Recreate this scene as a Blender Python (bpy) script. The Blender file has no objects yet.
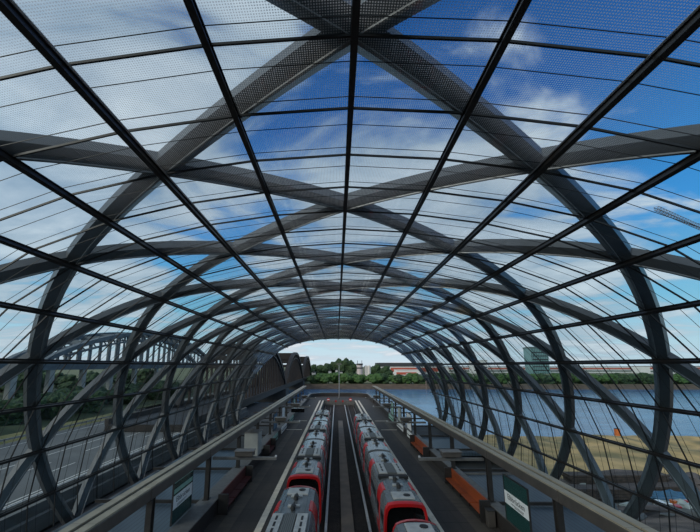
import bpy, bmesh, math, random
from mathutils import Vector, Matrix, noise as mnoise
random.seed(7)
S = bpy.context.scene
COL = S.collection
CH = 9.6            # eye height above the platform
PX = 0.36           # platform centre line
R = math.radians

# ------------------------------------------------------------------ camera
cam_d = bpy.data.cameras.new('camera'); cam = bpy.data.objects.new('camera', cam_d); COL.objects.link(cam)
cam.location = (-0.34, 0, CH); cam.rotation_euler = (math.pi/2+0.1825, 0, 0.0156)
cam_d.sensor_width = 36; cam_d.lens = 340/700*36
cam_d.shift_x = 18.7/700; cam_d.shift_y = 37.1/700
cam_d.clip_end = 6000; cam_d.clip_start = 0.05
S.camera = cam
# ------------------------------------------------------------------ view, sky, sun
S.view_settings.view_transform = 'Standard'; S.view_settings.look = 'None'
S.view_settings.exposure = 0.15; S.view_settings.gamma = 1.0; S.view_settings.use_curve_mapping = False
SKY_STRENGTH = 1.0
SUN_STRENGTH = 1.6
def build_world():
    w = bpy.data.worlds.new('sky'); S.world = w; w.use_nodes = True
    nt = w.node_tree; nt.nodes.clear(); N = nt.nodes.new; L = nt.links.new
    out = N('ShaderNodeOutputWorld'); bg = N('ShaderNodeBackground'); bg.inputs[1].default_value = SKY_STRENGTH
    L(bg.outputs[0], out.inputs[0])
    tc = N('ShaderNodeTexCoord'); sep = N('ShaderNodeSeparateXYZ'); L(tc.outputs['Generated'], sep.inputs[0])
    ramp = N('ShaderNodeValToRGB'); L(sep.outputs[2], ramp.inputs[0])
    cr = ramp.color_ramp
    cr.elements[0].position = 0.0; cr.elements[0].color = (.56, .66, .74, 1)
    cr.elements[1].position = 1.0; cr.elements[1].color = (.010, .045, .16, 1)
    for p, c in ((.05, (.48, .66, .75)), (.15, (.22, .52, .72)), (.34, (.055, .29, .66)), (.60, (.022, .115, .36))):
        e = cr.elements.new(p); e.color = (*c, 1)
    def math_(op, a, b=None, clamp=False):
        m = N('ShaderNodeMath'); m.operation = op; m.use_clamp = clamp
        for i, v in enumerate((a, b)):
            if v is None: continue
            if isinstance(v, (int, float)): m.inputs[i].default_value = v
            else: L(v, m.inputs[i])
        return m.outputs[0]
    # clouds lie on a high flat layer: direction / (z + c)
    zz = math_('ADD', math_('MAXIMUM', sep.outputs[2], 0.0), .18)
    comb = N('ShaderNodeCombineXYZ'); L(math_('DIVIDE', sep.outputs[0], zz), comb.inputs[0]); L(math_('DIVIDE', sep.outputs[1], zz), comb.inputs[1])
    mp = N('ShaderNodeMapping'); mp.inputs['Location'].default_value = (2.3, .7, 0); mp.inputs['Rotation'].default_value = (0, 0, .5); mp.inputs['Scale'].default_value = (1, 1.7, 1)
    L(comb.outputs[0], mp.inputs[0])
    n1 = N('ShaderNodeTexNoise'); n1.inputs['Scale'].default_value = 1.7; n1.inputs['Detail'].default_value = 9; n1.inputs['Roughness'].default_value = .56; n1.inputs['Distortion'].default_value = .5
    L(mp.outputs[0], n1.inputs[0])
    # broad banks of cloud; unseen ones behind the camera added to neutralise blue light
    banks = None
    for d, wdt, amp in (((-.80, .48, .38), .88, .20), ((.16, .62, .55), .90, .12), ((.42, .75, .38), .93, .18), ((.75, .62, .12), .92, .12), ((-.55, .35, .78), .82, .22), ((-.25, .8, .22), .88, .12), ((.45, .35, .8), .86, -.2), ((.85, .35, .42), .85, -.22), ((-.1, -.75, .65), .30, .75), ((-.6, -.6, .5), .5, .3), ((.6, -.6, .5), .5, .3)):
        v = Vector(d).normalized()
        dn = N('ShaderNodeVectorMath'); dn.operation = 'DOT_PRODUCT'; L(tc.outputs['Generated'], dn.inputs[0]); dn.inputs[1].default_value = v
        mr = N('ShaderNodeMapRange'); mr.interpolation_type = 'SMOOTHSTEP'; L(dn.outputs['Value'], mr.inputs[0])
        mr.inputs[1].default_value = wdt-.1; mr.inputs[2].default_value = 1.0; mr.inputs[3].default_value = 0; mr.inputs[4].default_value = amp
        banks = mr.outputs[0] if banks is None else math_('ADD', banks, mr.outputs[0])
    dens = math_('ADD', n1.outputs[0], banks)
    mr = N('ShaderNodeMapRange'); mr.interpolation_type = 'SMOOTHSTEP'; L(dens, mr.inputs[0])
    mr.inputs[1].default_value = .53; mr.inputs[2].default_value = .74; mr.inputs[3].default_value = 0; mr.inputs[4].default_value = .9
    ccol = N('ShaderNodeValToRGB'); L(n1.outputs[0], ccol.inputs[0])
    ccol.color_ramp.elements[0].position = .35; ccol.color_ramp.elements[0].color = (.27, .36, .46, 1)
    ccol.color_ramp.elements[1].position = .75; ccol.color_ramp.elements[1].color = (.74, .78, .82, 1)
    mix = N('ShaderNodeMix'); mix.data_type = 'RGBA'
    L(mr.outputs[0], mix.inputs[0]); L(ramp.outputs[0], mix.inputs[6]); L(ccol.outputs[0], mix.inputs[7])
    # ground half of the sphere stays dull
    g = N('ShaderNodeMix'); g.data_type = 'RGBA'
    gm = N('ShaderNodeMapRange'); L(sep.outputs[2], gm.inputs[0]); gm.inputs[1].default_value = -.03; gm.inputs[2].default_value = 0.0
    L(gm.outputs[0], g.inputs[0]); g.inputs[6].default_value = (.10, .12, .13, 1); L(mix.outputs[2], g.inputs[7])
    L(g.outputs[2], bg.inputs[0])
build_world()
sd = bpy.data.lights.new('sun', 'SUN'); sun = bpy.data.objects.new('sun', sd); COL.objects.link(sun)
sd.energy = SUN_STRENGTH; sd.angle = R(25); sd.color = (1, .92, .80)
sun.rotation_euler = Vector((.72, .55, -.42)).to_track_quat('-Z', 'Y').to_euler()

# ------------------------------------------------------------------ materials
def mat(name, col, rough=.6, metal=0.0, col2=None, scale=3.0, bump=0.0, bscale=None, stretch=(1, 1, 1), spec=.5):
    m = bpy.data.materials.new(name); m.use_nodes = True
    nt = m.node_tree; b = nt.nodes['Principled BSDF']; L = nt.links.new
    b.inputs['Roughness'].default_value = rough; b.inputs['Metallic'].default_value = metal
    b.inputs['Specular IOR Level'].default_value = spec
    tc = nt.nodes.new('ShaderNodeTexCoord'); mp = nt.nodes.new('ShaderNodeMapping'); mp.inputs['Scale'].default_value = stretch
    L(tc.outputs['Object'], mp.inputs[0])
    n = nt.nodes.new('ShaderNodeTexNoise'); n.inputs['Scale'].default_value = scale; n.inputs['Detail'].default_value = 6
    L(mp.outputs[0], n.inputs[0])
    mx = nt.nodes.new('ShaderNodeMix'); mx.data_type = 'RGBA'
    c2 = col2 or tuple(c*.72 for c in col)
    mx.inputs[6].default_value = (*col, 1); mx.inputs[7].default_value = (*c2, 1)
    r = nt.nodes.new('ShaderNodeMapRange'); L(n.outputs[0], r.inputs[0]); r.inputs[1].default_value = .36; r.inputs[2].default_value = .66
    L(r.outputs[0], mx.inputs[0]); L(mx.outputs[2], b.inputs['Base Color'])
    if bump:
        bn = nt.nodes.new('ShaderNodeTexNoise'); bn.inputs['Scale'].default_value = bscale or scale*4; bn.inputs['Detail'].default_value = 8
        L(mp.outputs[0], bn.inputs[0])
        bp = nt.nodes.new('ShaderNodeBump'); bp.inputs['Strength'].default_value = bump; bp.inputs['Distance'].default_value = .1
        L(bn.outputs[0], bp.inputs['Height']); L(bp.outputs[0], b.inputs['Normal'])
    return m
def slat_mat(name, c1, c2, width, axis=0, rough=.5, gap=.14, c_end=None, length=None, metal=0.0):
    """boards or slabs: a dark joint every WIDTH metres across AXIS (and every LENGTH along the other)"""
    m = mat(name, c1, rough, metal, c2, 1.2, stretch=(1.4, .3, 1) if axis == 0 else (.3, 1.4, 1))
    nt = m.node_tree; L = nt.links.new; b = nt.nodes['Principled BSDF']
    tc = nt.nodes.new('ShaderNodeTexCoord'); sp = nt.nodes.new('ShaderNodeSeparateXYZ'); L(tc.outputs['Object'], sp.inputs[0])
    def joint(o, w, g):
        d = nt.nodes.new('ShaderNodeMath'); d.operation = 'DIVIDE'; L(o, d.inputs[0]); d.inputs[1].default_value = w
        f = nt.nodes.new('ShaderNodeMath'); f.operation = 'FRACT'; L(d.outputs[0], f.inputs[0])
        l = nt.nodes.new('ShaderNodeMath'); l.operation = 'LESS_THAN'; L(f.outputs[0], l.inputs[0]); l.inputs[1].default_value = g
        return l.outputs[0]
    j = joint(sp.outputs[axis], width, gap)
    if length:
        j2 = joint(sp.outputs[1-axis], length, .04)
        a = nt.nodes.new('ShaderNodeMath'); a.operation = 'MAXIMUM'; L(j, a.inputs[0]); L(j2, a.inputs[1]); j = a.outputs[0]
    mx = nt.nodes.new('ShaderNodeMix'); mx.data_type = 'RGBA'
    src = b.inputs['Base Color'].links[0].from_socket
    L(j, mx.inputs[0]); L(src, mx.inputs[6]); mx.inputs[7].default_value = (*tuple(c*.35 for c in c1), 1)
    L(mx.outputs[2], b.inputs['Base Color'])
    return m
M = {}
M['arch'] = mat('arch_steel', (.072, .078, .084), .38, .2, (.056, .061, .066), 1.5)
M['keel'] = mat('keel_highlight_grey', (.20, .21, .22), .4, .3)  # paler than the arch, paints the light caught along its keel edge
M['purlin'] = mat('purlin_steel', (.020, .019, .018), .45, .2, (.028, .024, .021), 4)
M['bar'] = mat('bar_steel', (.014, .015, .016), .5, .2)
M['alu'] = mat('aluminium', (.55, .56, .57), .3, .9)
M['girder_top'] = slat_mat('girder_top', (.34, .30, .22), (.27, .24, .18), 5.0, 1, gap=.004)
M['girder'] = mat('girder_side', (.085, .075, .066), .5, .1, (.065, .058, .052), 2)
M['post'] = mat('post_steel', (.035, .033, .032), .5, .2)
M['paving'] = slat_mat('platform_paving', (.048, .040, .034), (.034, .029, .025), .9, 0, .75, gap=.02, length=1.8)
M['paving_light'] = slat_mat('light_paving', (.085, .068, .050), (.05, .042, .034), .6, 1, .7, gap=.03)
M['edge_white'] = mat('edge_stone', (.78, .71, .58), .7, 0, (.62, .56, .46), 2)
M['parapet'] = mat('parapet_dark', (.026, .022, .020), .7, 0, (.018, .016, .015), 1)
M['parapet_cap'] = mat('parapet_cap', (.15, .14, .13), .5)
M['slab'] = slat_mat('slatted_roof', (.058, .088, .115), (.045, .07, .095), .28, 0, .4, gap=.16)
M['ballast'] = mat('track_bed', (.030, .022, .018), .95, 0, (.016, .012, .010), 2, .8, 9)
M['walkway'] = mat('walkway_concrete', (.20, .155, .12), .8, 0, (.13, .105, .085), .8)
M['rail'] = mat('rail_steel', (.16, .12, .10), .4, .7)
M['white_plastic'] = mat('white_cover', (.5, .5, .5), .5)
M['silver'] = mat('train_silver', (.34, .365, .39), .22, .6, (.29, .315, .34), .8, spec=1.0)
M['roof_grey'] = mat('train_roof', (.15, .165, .175), .2, .3, (.11, .125, .135), 1.2, spec=1.0)
M['ac'] = mat('roof_unit_grey', (.42, .43, .42), .5, .1, (.32, .33, .33), 3)
M['dark'] = mat('dark_rubber_and_shade', (.010, .010, .011), .6)
M['grille'] = slat_mat('grille', (.13, .14, .14), (.10, .11, .11), .09, 0, .6, gap=.4)
M['red'] = mat('train_red', (.48, .012, .014), .35, 0, (.40, .010, .012), 2)
M['black_glass'] = mat('black_glass', (.006, .007, .008), .08)
M['orange'] = mat('orange_wood', (.30, .062, .014), .55, 0, (.20, .042, .011), 2, stretch=(1, .2, 1))
M['orange_shaded'] = mat('orange_wood_shaded', (.085, .016, .014), .6, 0, (.06, .012, .011), 2, stretch=(1, .2, 1))  # the orange bench wood with shade put into its colour
M['grey'] = mat('light_grey_paint', (.36, .37, .35), .6, 0, (.28, .29, .28), 1)
M['mid'] = mat('mid_grey_paint', (.14, .14, .135), .6)
M['teal'] = mat('teal_sign', (.014, .060, .056), .25)
M['mint'] = mat('mint_sign', (.28, .50, .42), .35)
M['white'] = mat('white_sign', (.78, .80, .80), .4, 0, (.72, .74, .74))
M['ink'] = mat('black_lettering', (.012, .014, .016), .5)
M['asphalt'] = mat('asphalt', (.115, .122, .120), .85, 0, (.085, .090, .090), .25, .2, 8)
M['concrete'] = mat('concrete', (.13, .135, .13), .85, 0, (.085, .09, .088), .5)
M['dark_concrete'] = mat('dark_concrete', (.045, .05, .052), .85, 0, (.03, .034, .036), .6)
M['grass'] = mat('grass', (.05, .065, .024), .95, 0, (.025, .042, .017), .35, .5, 3)
M['leaf'] = mat('dark_leaves', (.014, .038, .013), .8, 0, (.034, .075, .022), .55, 1.0, 1.6)
M['leaf_bright'] = mat('bright_leaves', (.028, .075, .016), .8, 0, (.055, .125, .03), .5, 1.0, 1.4)
M['bark'] = mat('bark', (.05, .035, .025), .9)
M['sand'] = mat('sand', (.60, .40, .17), .95, 0, (.22, .18, .08), .22, .6, 1.2)
M['soil'] = mat('dark_soil', (.20, .155, .125), .95, 0, (.022, .020, .020), .5, 1.0, 2.5, stretch=(.5, 1.6, 1))
M['bank'] = mat('bank_stone', (.12, .09, .065), .95, 0, (.07, .055, .042), .3)
M['field'] = mat('far_field', (.16, .17, .08), .95, 0, (.10, .12, .06), .03)
M['bridge'] = mat('bridge_iron', (.011, .010, .010), .6, .2, (.018, .015, .014), .6)
M['rust'] = mat('bridge_rust', (.036, .027, .022), .7, .1, (.020, .016, .014), .8)
M['viaduct'] = mat('viaduct_grey', (.13, .16, .18), .7, .1, (.09, .11, .13), .5)
M['crane'] = mat('crane_paint', (.30, .26, .24), .5, .1)
M['silo'] = mat('silo_white', (.72, .70, .66), .6, 0, (.62, .60, .57), .1)
M['silo_pink'] = mat('tower_cladding', (.60, .54, .54), .6, 0, (.5, .45, .45), .2)
M['shed_dark'] = mat('shed_roof', (.05, .055, .065), .7, 0, (.04, .045, .05), .05)
M['shed_red'] = mat('shed_red', (.50, .10, .06), .7, 0, (.36, .08, .05), .05)
M['shed_white'] = mat('shed_white', (.72, .73, .72), .7, 0, (.6, .62, .62), .05)
M['shed_green'] = mat('shed_grey_green', (.12, .17, .16), .7, 0, (.08, .12, .12), .05)
M['tower_glass'] = slat_mat('tower_facade', (.16, .30, .30), (.12, .24, .25), 3.0, 0, .2, gap=.3)
M['blue_sheet'] = mat('blue_sheet', (.06, .16, .26), .5)
M['pale_sheet'] = mat('pale_sheet', (.42, .46, .42), .7, 0, (.30, .34, .32), .6)
M['rubble'] = mat('rubble', (.16, .13, .12), .95, 0, (.06, .055, .055), .8)
M['plank'] = mat('plank_wood', (.10, .075, .06), .9, 0, (.05, .04, .034), 2)
M['orange_paint'] = mat('orange_paint', (.62, .16, .03), .5)
M['line_white'] = mat('road_marking', (.62, .62, .58), .8)
def glass_mat():
    m = bpy.data.materials.new('roof_glass'); m.use_nodes = True; nt = m.node_tree; nt.nodes.clear(); N = nt.nodes.new; L = nt.links.new
    out = N('ShaderNodeOutputMaterial')
    tr = N('ShaderNodeBsdfTransparent'); tr.inputs[0].default_value = (.86, .95, .97, 1)
    gl = N('ShaderNodeBsdfGlossy'); gl.inputs['Roughness'].default_value = .06; gl.inputs[0].default_value = (.9, .95, 1, 1)
    lw = N('ShaderNodeLayerWeight'); lw.inputs[0].default_value = .5
    pw = N('ShaderNodeMath'); pw.operation = 'POWER'; L(lw.outputs['Facing'], pw.inputs[0]); pw.inputs[1].default_value = 4
    fm = N('ShaderNodeMath'); fm.operation = 'MULTIPLY_ADD'; L(pw.outputs[0], fm.inputs[0]); fm.inputs[1].default_value = .85; fm.inputs[2].default_value = .035
    mx = N('ShaderNodeMixShader'); L(fm.outputs[0], mx.inputs[0]); L(tr.outputs[0], mx.inputs[1]); L(gl.outputs[0], mx.inputs[2])
    # ceramic dots printed on the upper panes
    uv = N('ShaderNodeUVMap'); uv.uv_map = 'pane'
    vo = N('ShaderNodeTexVoronoi'); vo.voronoi_dimensions = '2D'; vo.inputs['Scale'].default_value = 1/.047; vo.inputs['Randomness'].default_value = 0
    L(uv.outputs[0], vo.inputs['Vector'])
    lt = N('ShaderNodeMath'); lt.operation = 'LESS_THAN'; L(vo.outputs['Distance'], lt.inputs[0]); lt.inputs[1].default_value = .30
    sp = N('ShaderNodeSeparateXYZ'); L(uv.outputs[0], sp.inputs[0])
    ab = N('ShaderNodeMath'); ab.operation = 'ABSOLUTE'; L(sp.outputs[0], ab.inputs[0])
    mr = N('ShaderNodeMapRange'); L(ab.outputs[0], mr.inputs[0]); mr.inputs[1].default_value = 5.4; mr.inputs[2].default_value = 8.1; mr.inputs[3].default_value = .62; mr.inputs[4].default_value = 0
    ml = N('ShaderNodeMath'); ml.operation = 'MULTIPLY'; L(lt.outputs[0], ml.inputs[0]); L(mr.outputs[0], ml.inputs[1])
    df = N('ShaderNodeBsdfDiffuse'); df.inputs[0].default_value = (.7, .72, .74, 1)
    tl = N('ShaderNodeBsdfTranslucent'); tl.inputs[0].default_value = (.62, .64, .66, 1)
    ad = N('ShaderNodeMixShader'); ad.inputs[0].default_value = .5; L(df.outputs[0], ad.inputs[1]); L(tl.outputs[0], ad.inputs[2])
    m2 = N('ShaderNodeMixShader'); L(ml.outputs[0], m2.inputs[0]); L(mx.outputs[0], m2.inputs[1]); L(ad.outputs[0], m2.inputs[2])
    L(m2.outputs[0], out.inputs[0]); return m
M['glass'] = glass_mat()
def clear_mat(name, tint, op):
    m = bpy.data.materials.new(name); m.use_nodes = True; nt = m.node_tree; nt.nodes.clear(); N = nt.nodes.new; L = nt.links.new
    out = N('ShaderNodeOutputMaterial'); tr = N('ShaderNodeBsdfTransparent'); tr.inputs[0].default_value = (*tint, 1)
    p = N('ShaderNodeBsdfPrincipled'); p.inputs['Base Color'].default_value = (*tuple(c*.3 for c in tint), 1); p.inputs['Roughness'].default_value = .12
    mx = N('ShaderNodeMixShader'); mx.inputs[0].default_value = op; L(tr.outputs[0], mx.inputs[1]); L(p.outputs[0], mx.inputs[2]); L(mx.outputs[0], out.inputs[0]); return m
M['sign_glass'] = clear_mat('sign_glass', (.25, .55, .50), .45)
def water_mat():
    m = mat('river_water', (.018, .085, .21), .2, 0, (.07, .22, .40), .12, 1.0, .45, stretch=(.3, 1, 1), spec=.36)
    return m
M['water'] = water_mat()

# ------------------------------------------------------------------ mesh helpers
class MB:
    def __init__(s): s.v = []; s.f = []; s.m = []; s.mats = []
    def mi(s, m):
        if m not in s.mats: s.mats.append(m)
        return s.mats.index(m)
    def add(s, vs, fs, m):
        o = len(s.v); i = s.mi(m); s.v += [tuple(v) for v in vs]
        for f in fs: s.f.append([o+k for k in f]); s.m.append(i)
    def box(s, x0, x1, y0, y1, z0, z1, m, bev=0.0):
        if bev > 0:
            bm = bmesh.new(); bmesh.ops.create_cube(bm, size=1)
            for v in bm.verts: v.co = Vector((x0+(x1-x0)*(v.co.x+.5), y0+(y1-y0)*(v.co.y+.5), z0+(z1-z0)*(v.co.z+.5)))
            bmesh.ops.bevel(bm, geom=bm.edges[:], offset=bev, segments=2, profile=.5, affect='EDGES')
            bm.verts.index_update(); s.add([v.co[:] for v in bm.verts], [[v.index for v in f.verts] for f in bm.faces], m); bm.free(); return s
        s.add([(x0, y0, z0), (x1, y0, z0), (x1, y1, z0), (x0, y1, z0), (x0, y0, z1), (x1, y0, z1), (x1, y1, z1), (x0, y1, z1)],
              [(0, 3, 2, 1), (4, 5, 6, 7), (0, 1, 5, 4), (1, 2, 6, 5), (2, 3, 7, 6), (3, 0, 4, 7)], m); return s
    def loft(s, rings, m, caps=True, closed=True):
        n = len(rings[0]); vs = [p for r in rings for p in r]; fs = []
        for a in range(len(rings)-1):
            for b in range(n if closed else n-1):
                c = (b+1) % n; fs.append((a*n+b, a*n+c, (a+1)*n+c, (a+1)*n+b))
        if caps: fs.append(tuple(range(n-1, -1, -1))); fs.append(tuple((len(rings)-1)*n+k for k in range(n)))
        s.add(vs, fs, m); return s
    def tube(s, pts, r, m, n=8):
        P = [Vector(p) for p in pts]; rings = []
        for i, p in enumerate(P):
            t = ((P[i+1]-p) if i == 0 else (p-P[i-1]) if i == len(P)-1 else (P[i+1]-P[i-1])).normalized()
            a = Vector((0, 0, 1)) if abs(t.z) < .95 else Vector((1, 0, 0))
            u = t.cross(a).normalized(); w = u.cross(t)
            rr = r[i] if isinstance(r, (list, tuple)) else r
            rings.append([p+(u*math.cos(k*2*math.pi/n+math.pi/4)+w*math.sin(k*2*math.pi/n+math.pi/4))*rr for k in range(n)])
        return s.loft(rings, m)
    def cyl(s, x, y, z0, z1, r, m, n=20, r1=None):
        return s.tube([(x, y, z0), (x, y, z1)], [r, r if r1 is None else r1], m, n)
    def build(s, name, parent=None, smooth=False, loc=None, clean=True):
        me = bpy.data.meshes.new(name); me.from_pydata(s.v, [], s.f)
        for m in s.mats: me.materials.append(M[m])
        for p, i in zip(me.polygons, s.m): p.material_index = i
        if clean:
            bm = bmesh.new(); bm.from_mesh(me); bmesh.ops.recalc_face_normals(bm, faces=bm.faces[:]); bm.to_mesh(me); bm.free()
        if smooth:
            for p in me.polygons: p.use_smooth = True
        o = bpy.data.objects.new(name, me); COL.objects.link(o)
        if parent is not None: o.parent = parent
        if loc is not None: o.location = loc
        return o
def tag(o, label, cat, group=None, kind=None):
    o['label'] = label; o['category'] = cat
    if group: o['group'] = group
    if kind: o['kind'] = kind
    return o
def struct(o, label=None):
    o['kind'] = 'structure'
    if label: o['label'] = label
    return o
def empty(name, loc=(0, 0, 0), rz=0):
    o = bpy.data.objects.new(name, None); COL.objects.link(o); o.location = loc; o.rotation_euler = (0, 0, rz); return o
def copy_tree(o, parent=None):
    c = o.copy(); COL.objects.link(c)
    if parent is not None: c.parent = parent
    for ch in [x for x in bpy.data.objects if x.parent == o]: copy_tree(ch, c)
    return c
ORD = ['first', 'second', 'third', 'fourth', 'fifth', 'sixth', 'seventh', 'eighth', 'ninth', 'tenth', 'eleventh', 'twelfth', 'thirteenth', 'fourteenth']

# ------------------------------------------------------------------ vault: section by arc length, k = 0 at the ridge, 5 at the foot
SX = [0.0, 2.68, 5.33, 7.93, 10.43, 12.62, 14.4, 15.76, 16.65, 16.95, 16.66]
SZ = [6.0, 5.83, 5.44, 4.81, 3.82, 2.28, 0.27, -2.04, -4.57, -7.23, -9.9]
LH = 3.5906; Y1 = 4.99; BAR0 = 5.25; BAY = LH/2; SEG = 2.681
def sec(k):
    a = abs(k)*2; i = min(int(a), 9); t = a-i
    def g(T, j): return T[j] if 0 <= j <= 10 else (2*T[10]-T[9] if j > 10 else (T[-j] if T is SZ else -T[-j]))
    def cr(T):
        p0, p1, p2, p3 = g(T, i-1), g(T, i), g(T, i+1), g(T, i+2)
        return .5*(2*p1+(p2-p0)*t+(2*p0-5*p1+4*p2-p3)*t*t+(3*p1-p0-3*p2+p3)*t**3)
    return Vector(((1 if k >= 0 else -1)*cr(SX), 0, cr(SZ)+CH))
def nrm(k):
    d = sec(k+.02)-sec(k-.02); n = Vector((-d.z, 0, d.x)).normalized()
    return n
def fsec(k):
    a = math.floor(k*2+1e-6)/2; t = (k-a)*2
    return sec(a).lerp(sec(a+.5), t) if t > 1e-5 else sec(a)
def fnrm(k):
    a = math.floor(k*2+1e-6)/2; d = sec(min(a+.5, 5))-sec(a); return Vector((-d.z, 0, d.x)).normalized()
YEND = 77.4
def yend(k): return YEND-LH*abs(k)
KMAX = 4.85
YB = BAR0-BAY*6
# glazing
def build_vault():
    nsub = 5; ks = [i/(2*nsub)-4.5 for i in range(9*2*nsub+1)]
    ks = [-KMAX]+ks+[KMAX]
    ys = [YB+BAY*j for j in range(60)]
    me = bpy.data.meshes.new('ceiling'); vs = []; fs = []; uvs = []
    for a in range(len(ks)-1):
        k0, k1 = ks[a], ks[a+1]
        for j in range(len(ys)-1):
            q = []
            e0, e1 = yend(k0), yend(k1)
            y00, y01, y10, y11 = min(ys[j], e0), min(ys[j+1], e0), min(ys[j], e1), min(ys[j+1], e1)
            if y01-y00 < 1e-4 and y11-y10 < 1e-4: break
            for k, y in ((k0, y00), (k1, y10), (k1, y11), (k0, y01)):
                p = fsec(k)+nrm(k)*.02; q.append((p.x, y, p.z)); uvs.append((k*2*SEG, y))
            o = len(vs); vs += q; fs.append((o, o+1, o+2, o+3))
    me.from_pydata(vs, [], fs); me.materials.append(M['glass'])
    uv = me.uv_layers.new(name='pane')
    for i, c in enumerate(uvs): uv.data[i].uv = c
    o = bpy.data.objects.new('ceiling', me); COL.objects.link(o)
    struct(o, 'curved glass roof of rectangular panes over the station hall')
    # transverse glazing bars (thick) and slim rods between them
    def trans(y, w, d, off, m, name, kind=None):
        kk = KMAX if y <= yend(KMAX) else (YEND-y)/LH
        if kk < .15: return
        kks = sorted({-kk, kk}|{h/2 for h in range(-9, 10) if abs(h/2) < kk-.02}); mb = MB(); rings = []
        for i in range(len(kks)):
            k = kks[i]; p = fsec(k); q = nrm(k)
            a, b = p+q*(off-d/2), p+q*(off+d/2)
            rings.append([(a.x, y-w/2, a.z), (a.x, y+w/2, a.z), (b.x, y+w/2, b.z), (b.x, y-w/2, b.z)])
        mb.loft(rings, m); return mb.build(name, o)
    for j in range(47):
        y = BAR0+BAY*(j-1)
        trans(y, .038, .055, -.03, 'bar', 'glazing_bar')
        trans(y+.52, .013, .013, -.05, 'bar', 'tension_rod')
        trans(y+1.42, .013, .013, -.05, 'bar', 'tension_rod')
    return o
ceiling = build_vault()
# purlins
for i in range(-9, 10):
    k = i/2; p = sec(k); n = nrm(k); t = Vector((n.z, 0, -n.x))
    y0, y1 = YB, yend(k)+.15
    mb = MB()
    def prof(w, a, b): return [p+n*a-t*w, p+n*a+t*w, p+n*b+t*w, p+n*b-t*w]
    rings = [[(q.x, y, q.z) for q in prof(.03, -.20, -.02)] for y in (y0, y1)]
    mb.loft(rings, 'purlin')
    mb.loft([[(q.x, y, q.z) for q in prof(.065, -.22, -.18)] for y in (y0, y1)], 'purlin')
    mb.loft([[(q.x, y, q.z) for q in prof(.065, -.04, -.01)] for y in (y0, y1)], 'purlin')
    if i == 0: lab = 'black purlin bar running straight along the roof ridge'
    else: lab = f"black lengthwise purlin bar, {ORD[abs(i)-1]} {'left' if i < 0 else 'right'} of the roof ridge"
    o = mb.build('purlin'); tag(o, lab, 'purlin', 'lengthwise purlins under the glass roof')
    if abs(i) == 2:
        s = 1 if i < 0 else -1
        q = p+n*(-.16)+t*(.17*s)
        c = MB(); c.tube([(q.x, y0, q.z), (q.x, y1-1, q.z)], .022, 'alu', 8); c.build('conduit', o)['label'] = 'bright metal conduit'
# diagonal arches
def arch(yn, sgn, ka, kb):
    mb = MB(); rings = []; n = int((kb-ka)*9)+2
    prof = ((.0, 0.0), (.20, .34), (.58, .22), (.58, -.22), (.20, -.34))
    for i in range(n+1):
        k = ka+(kb-ka)*i/n
        def P(k): 
            v = sec(k)+nrm(k)*.03; return Vector((v.x, yn+sgn*LH*k, v.z))
        T = (P(k+.02)-P(k-.02)).normalized(); N_ = nrm(k); B = T.cross(N_).normalized()
        rings.append([P(k)+N_*a+B*b for a, b in prof])
    mb.loft(rings, 'arch'); o = mb.build('steel_arch'); kb_ = MB(); kr = []
    for r in rings:
        c, u, d = r[0], (r[1]-r[4]).normalized(), (r[0]-(r[2]+r[3])/2).normalized()
        kr.append([c+u*.035-d*.06, c+u*.035+d*.02, c-u*.035+d*.02, c-u*.035-d*.06])
    kb_.loft(kr, 'keel'); kb_.build('keel_highlight', o)['label'] = 'narrow pale strip painting light on the keel edge'; return o
GA = 'crossing steel arches over the glass roof'
for i in range(0, 11):
    yn = Y1+.40+2*LH*i
    for sgn in (1, -1):
        lim = (YEND+.1-yn)/(2*LH)     # how far the receding arm runs before the raked end
        far = min(4.95, max(0, lim)); 
        ka, kb = (-4.95, far) if sgn > 0 else (-far, 4.95)
        if i == 10: ka, kb = (-4.95, .1) if sgn > 0 else (-.1, 4.95)
        o = arch(yn, sgn, ka, kb)
        side = 'right' if sgn > 0 else 'left'
        if i < 10: lab = f"curved steel arch running away to the {side}, meeting the {ORD[i]} ridge crossing"
        else: lab = f"curved steel rim arch at the open far end, {'left' if sgn > 0 else 'right'} half"
        tag(o, lab, 'arch', GA)

# ------------------------------------------------------------------ platforms and track pit
EDGE = 4.45; PAR = 8.8; PARS = {-1: 8.6, 1: 9.0}; PEND = 113.0; PITEND = 99.0
YN = -18.0
def rail_line(x0, x1, y0, y1, z0, z1, m, name, label=None):
    o = MB().box(x0, x1, y0, y1, z0, z1, m).build(name); return struct(o, label)
fl = MB()
fl.box(PX-PARS[-1], PX-EDGE, YN, PITEND, -.35, 0, 'paving'); fl.box(PX+EDGE, PX+PARS[1], YN, PITEND, -.35, 0, 'paving')
# far end slab with rounded outer corners
def corner_pts(rad, inset=0.0):
    pts = []; w = PAR-inset; e = PEND-inset
    for sx in (1, -1):
        seg = []
        for a in range(0, 91, 10):
            A = R(a); seg.append((PX+sx*(w-rad+rad*math.cos(A)), e-rad+rad*math.sin(A)))
        pts += seg if sx == 1 else seg[::-1]
    return pts
cp = corner_pts(5.5)
poly = [(PX+PAR, PITEND)]+cp+[(PX-PAR, PITEND)]
fl.add([(x, y, 0) for x, y in poly]+[(x, y, -.35) for x, y in poly], [tuple(range(len(poly))), tuple(range(2*len(poly)-1, len(poly)-1, -1))]+
       [(i, (i+1) % len(poly), len(poly)+(i+1) % len(poly), len(poly)+i) for i in range(len(poly))], 'paving')
struct(fl.build('floor', clean=False), 'dark paved platforms either side of the tracks')
struct(MB().box(PX-9.8, PX+9.8, YN, PEND, -2.3, -1.25, 'ballast').build('track_bed'), 'dark ballast bed of the sunken tracks')
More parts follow.
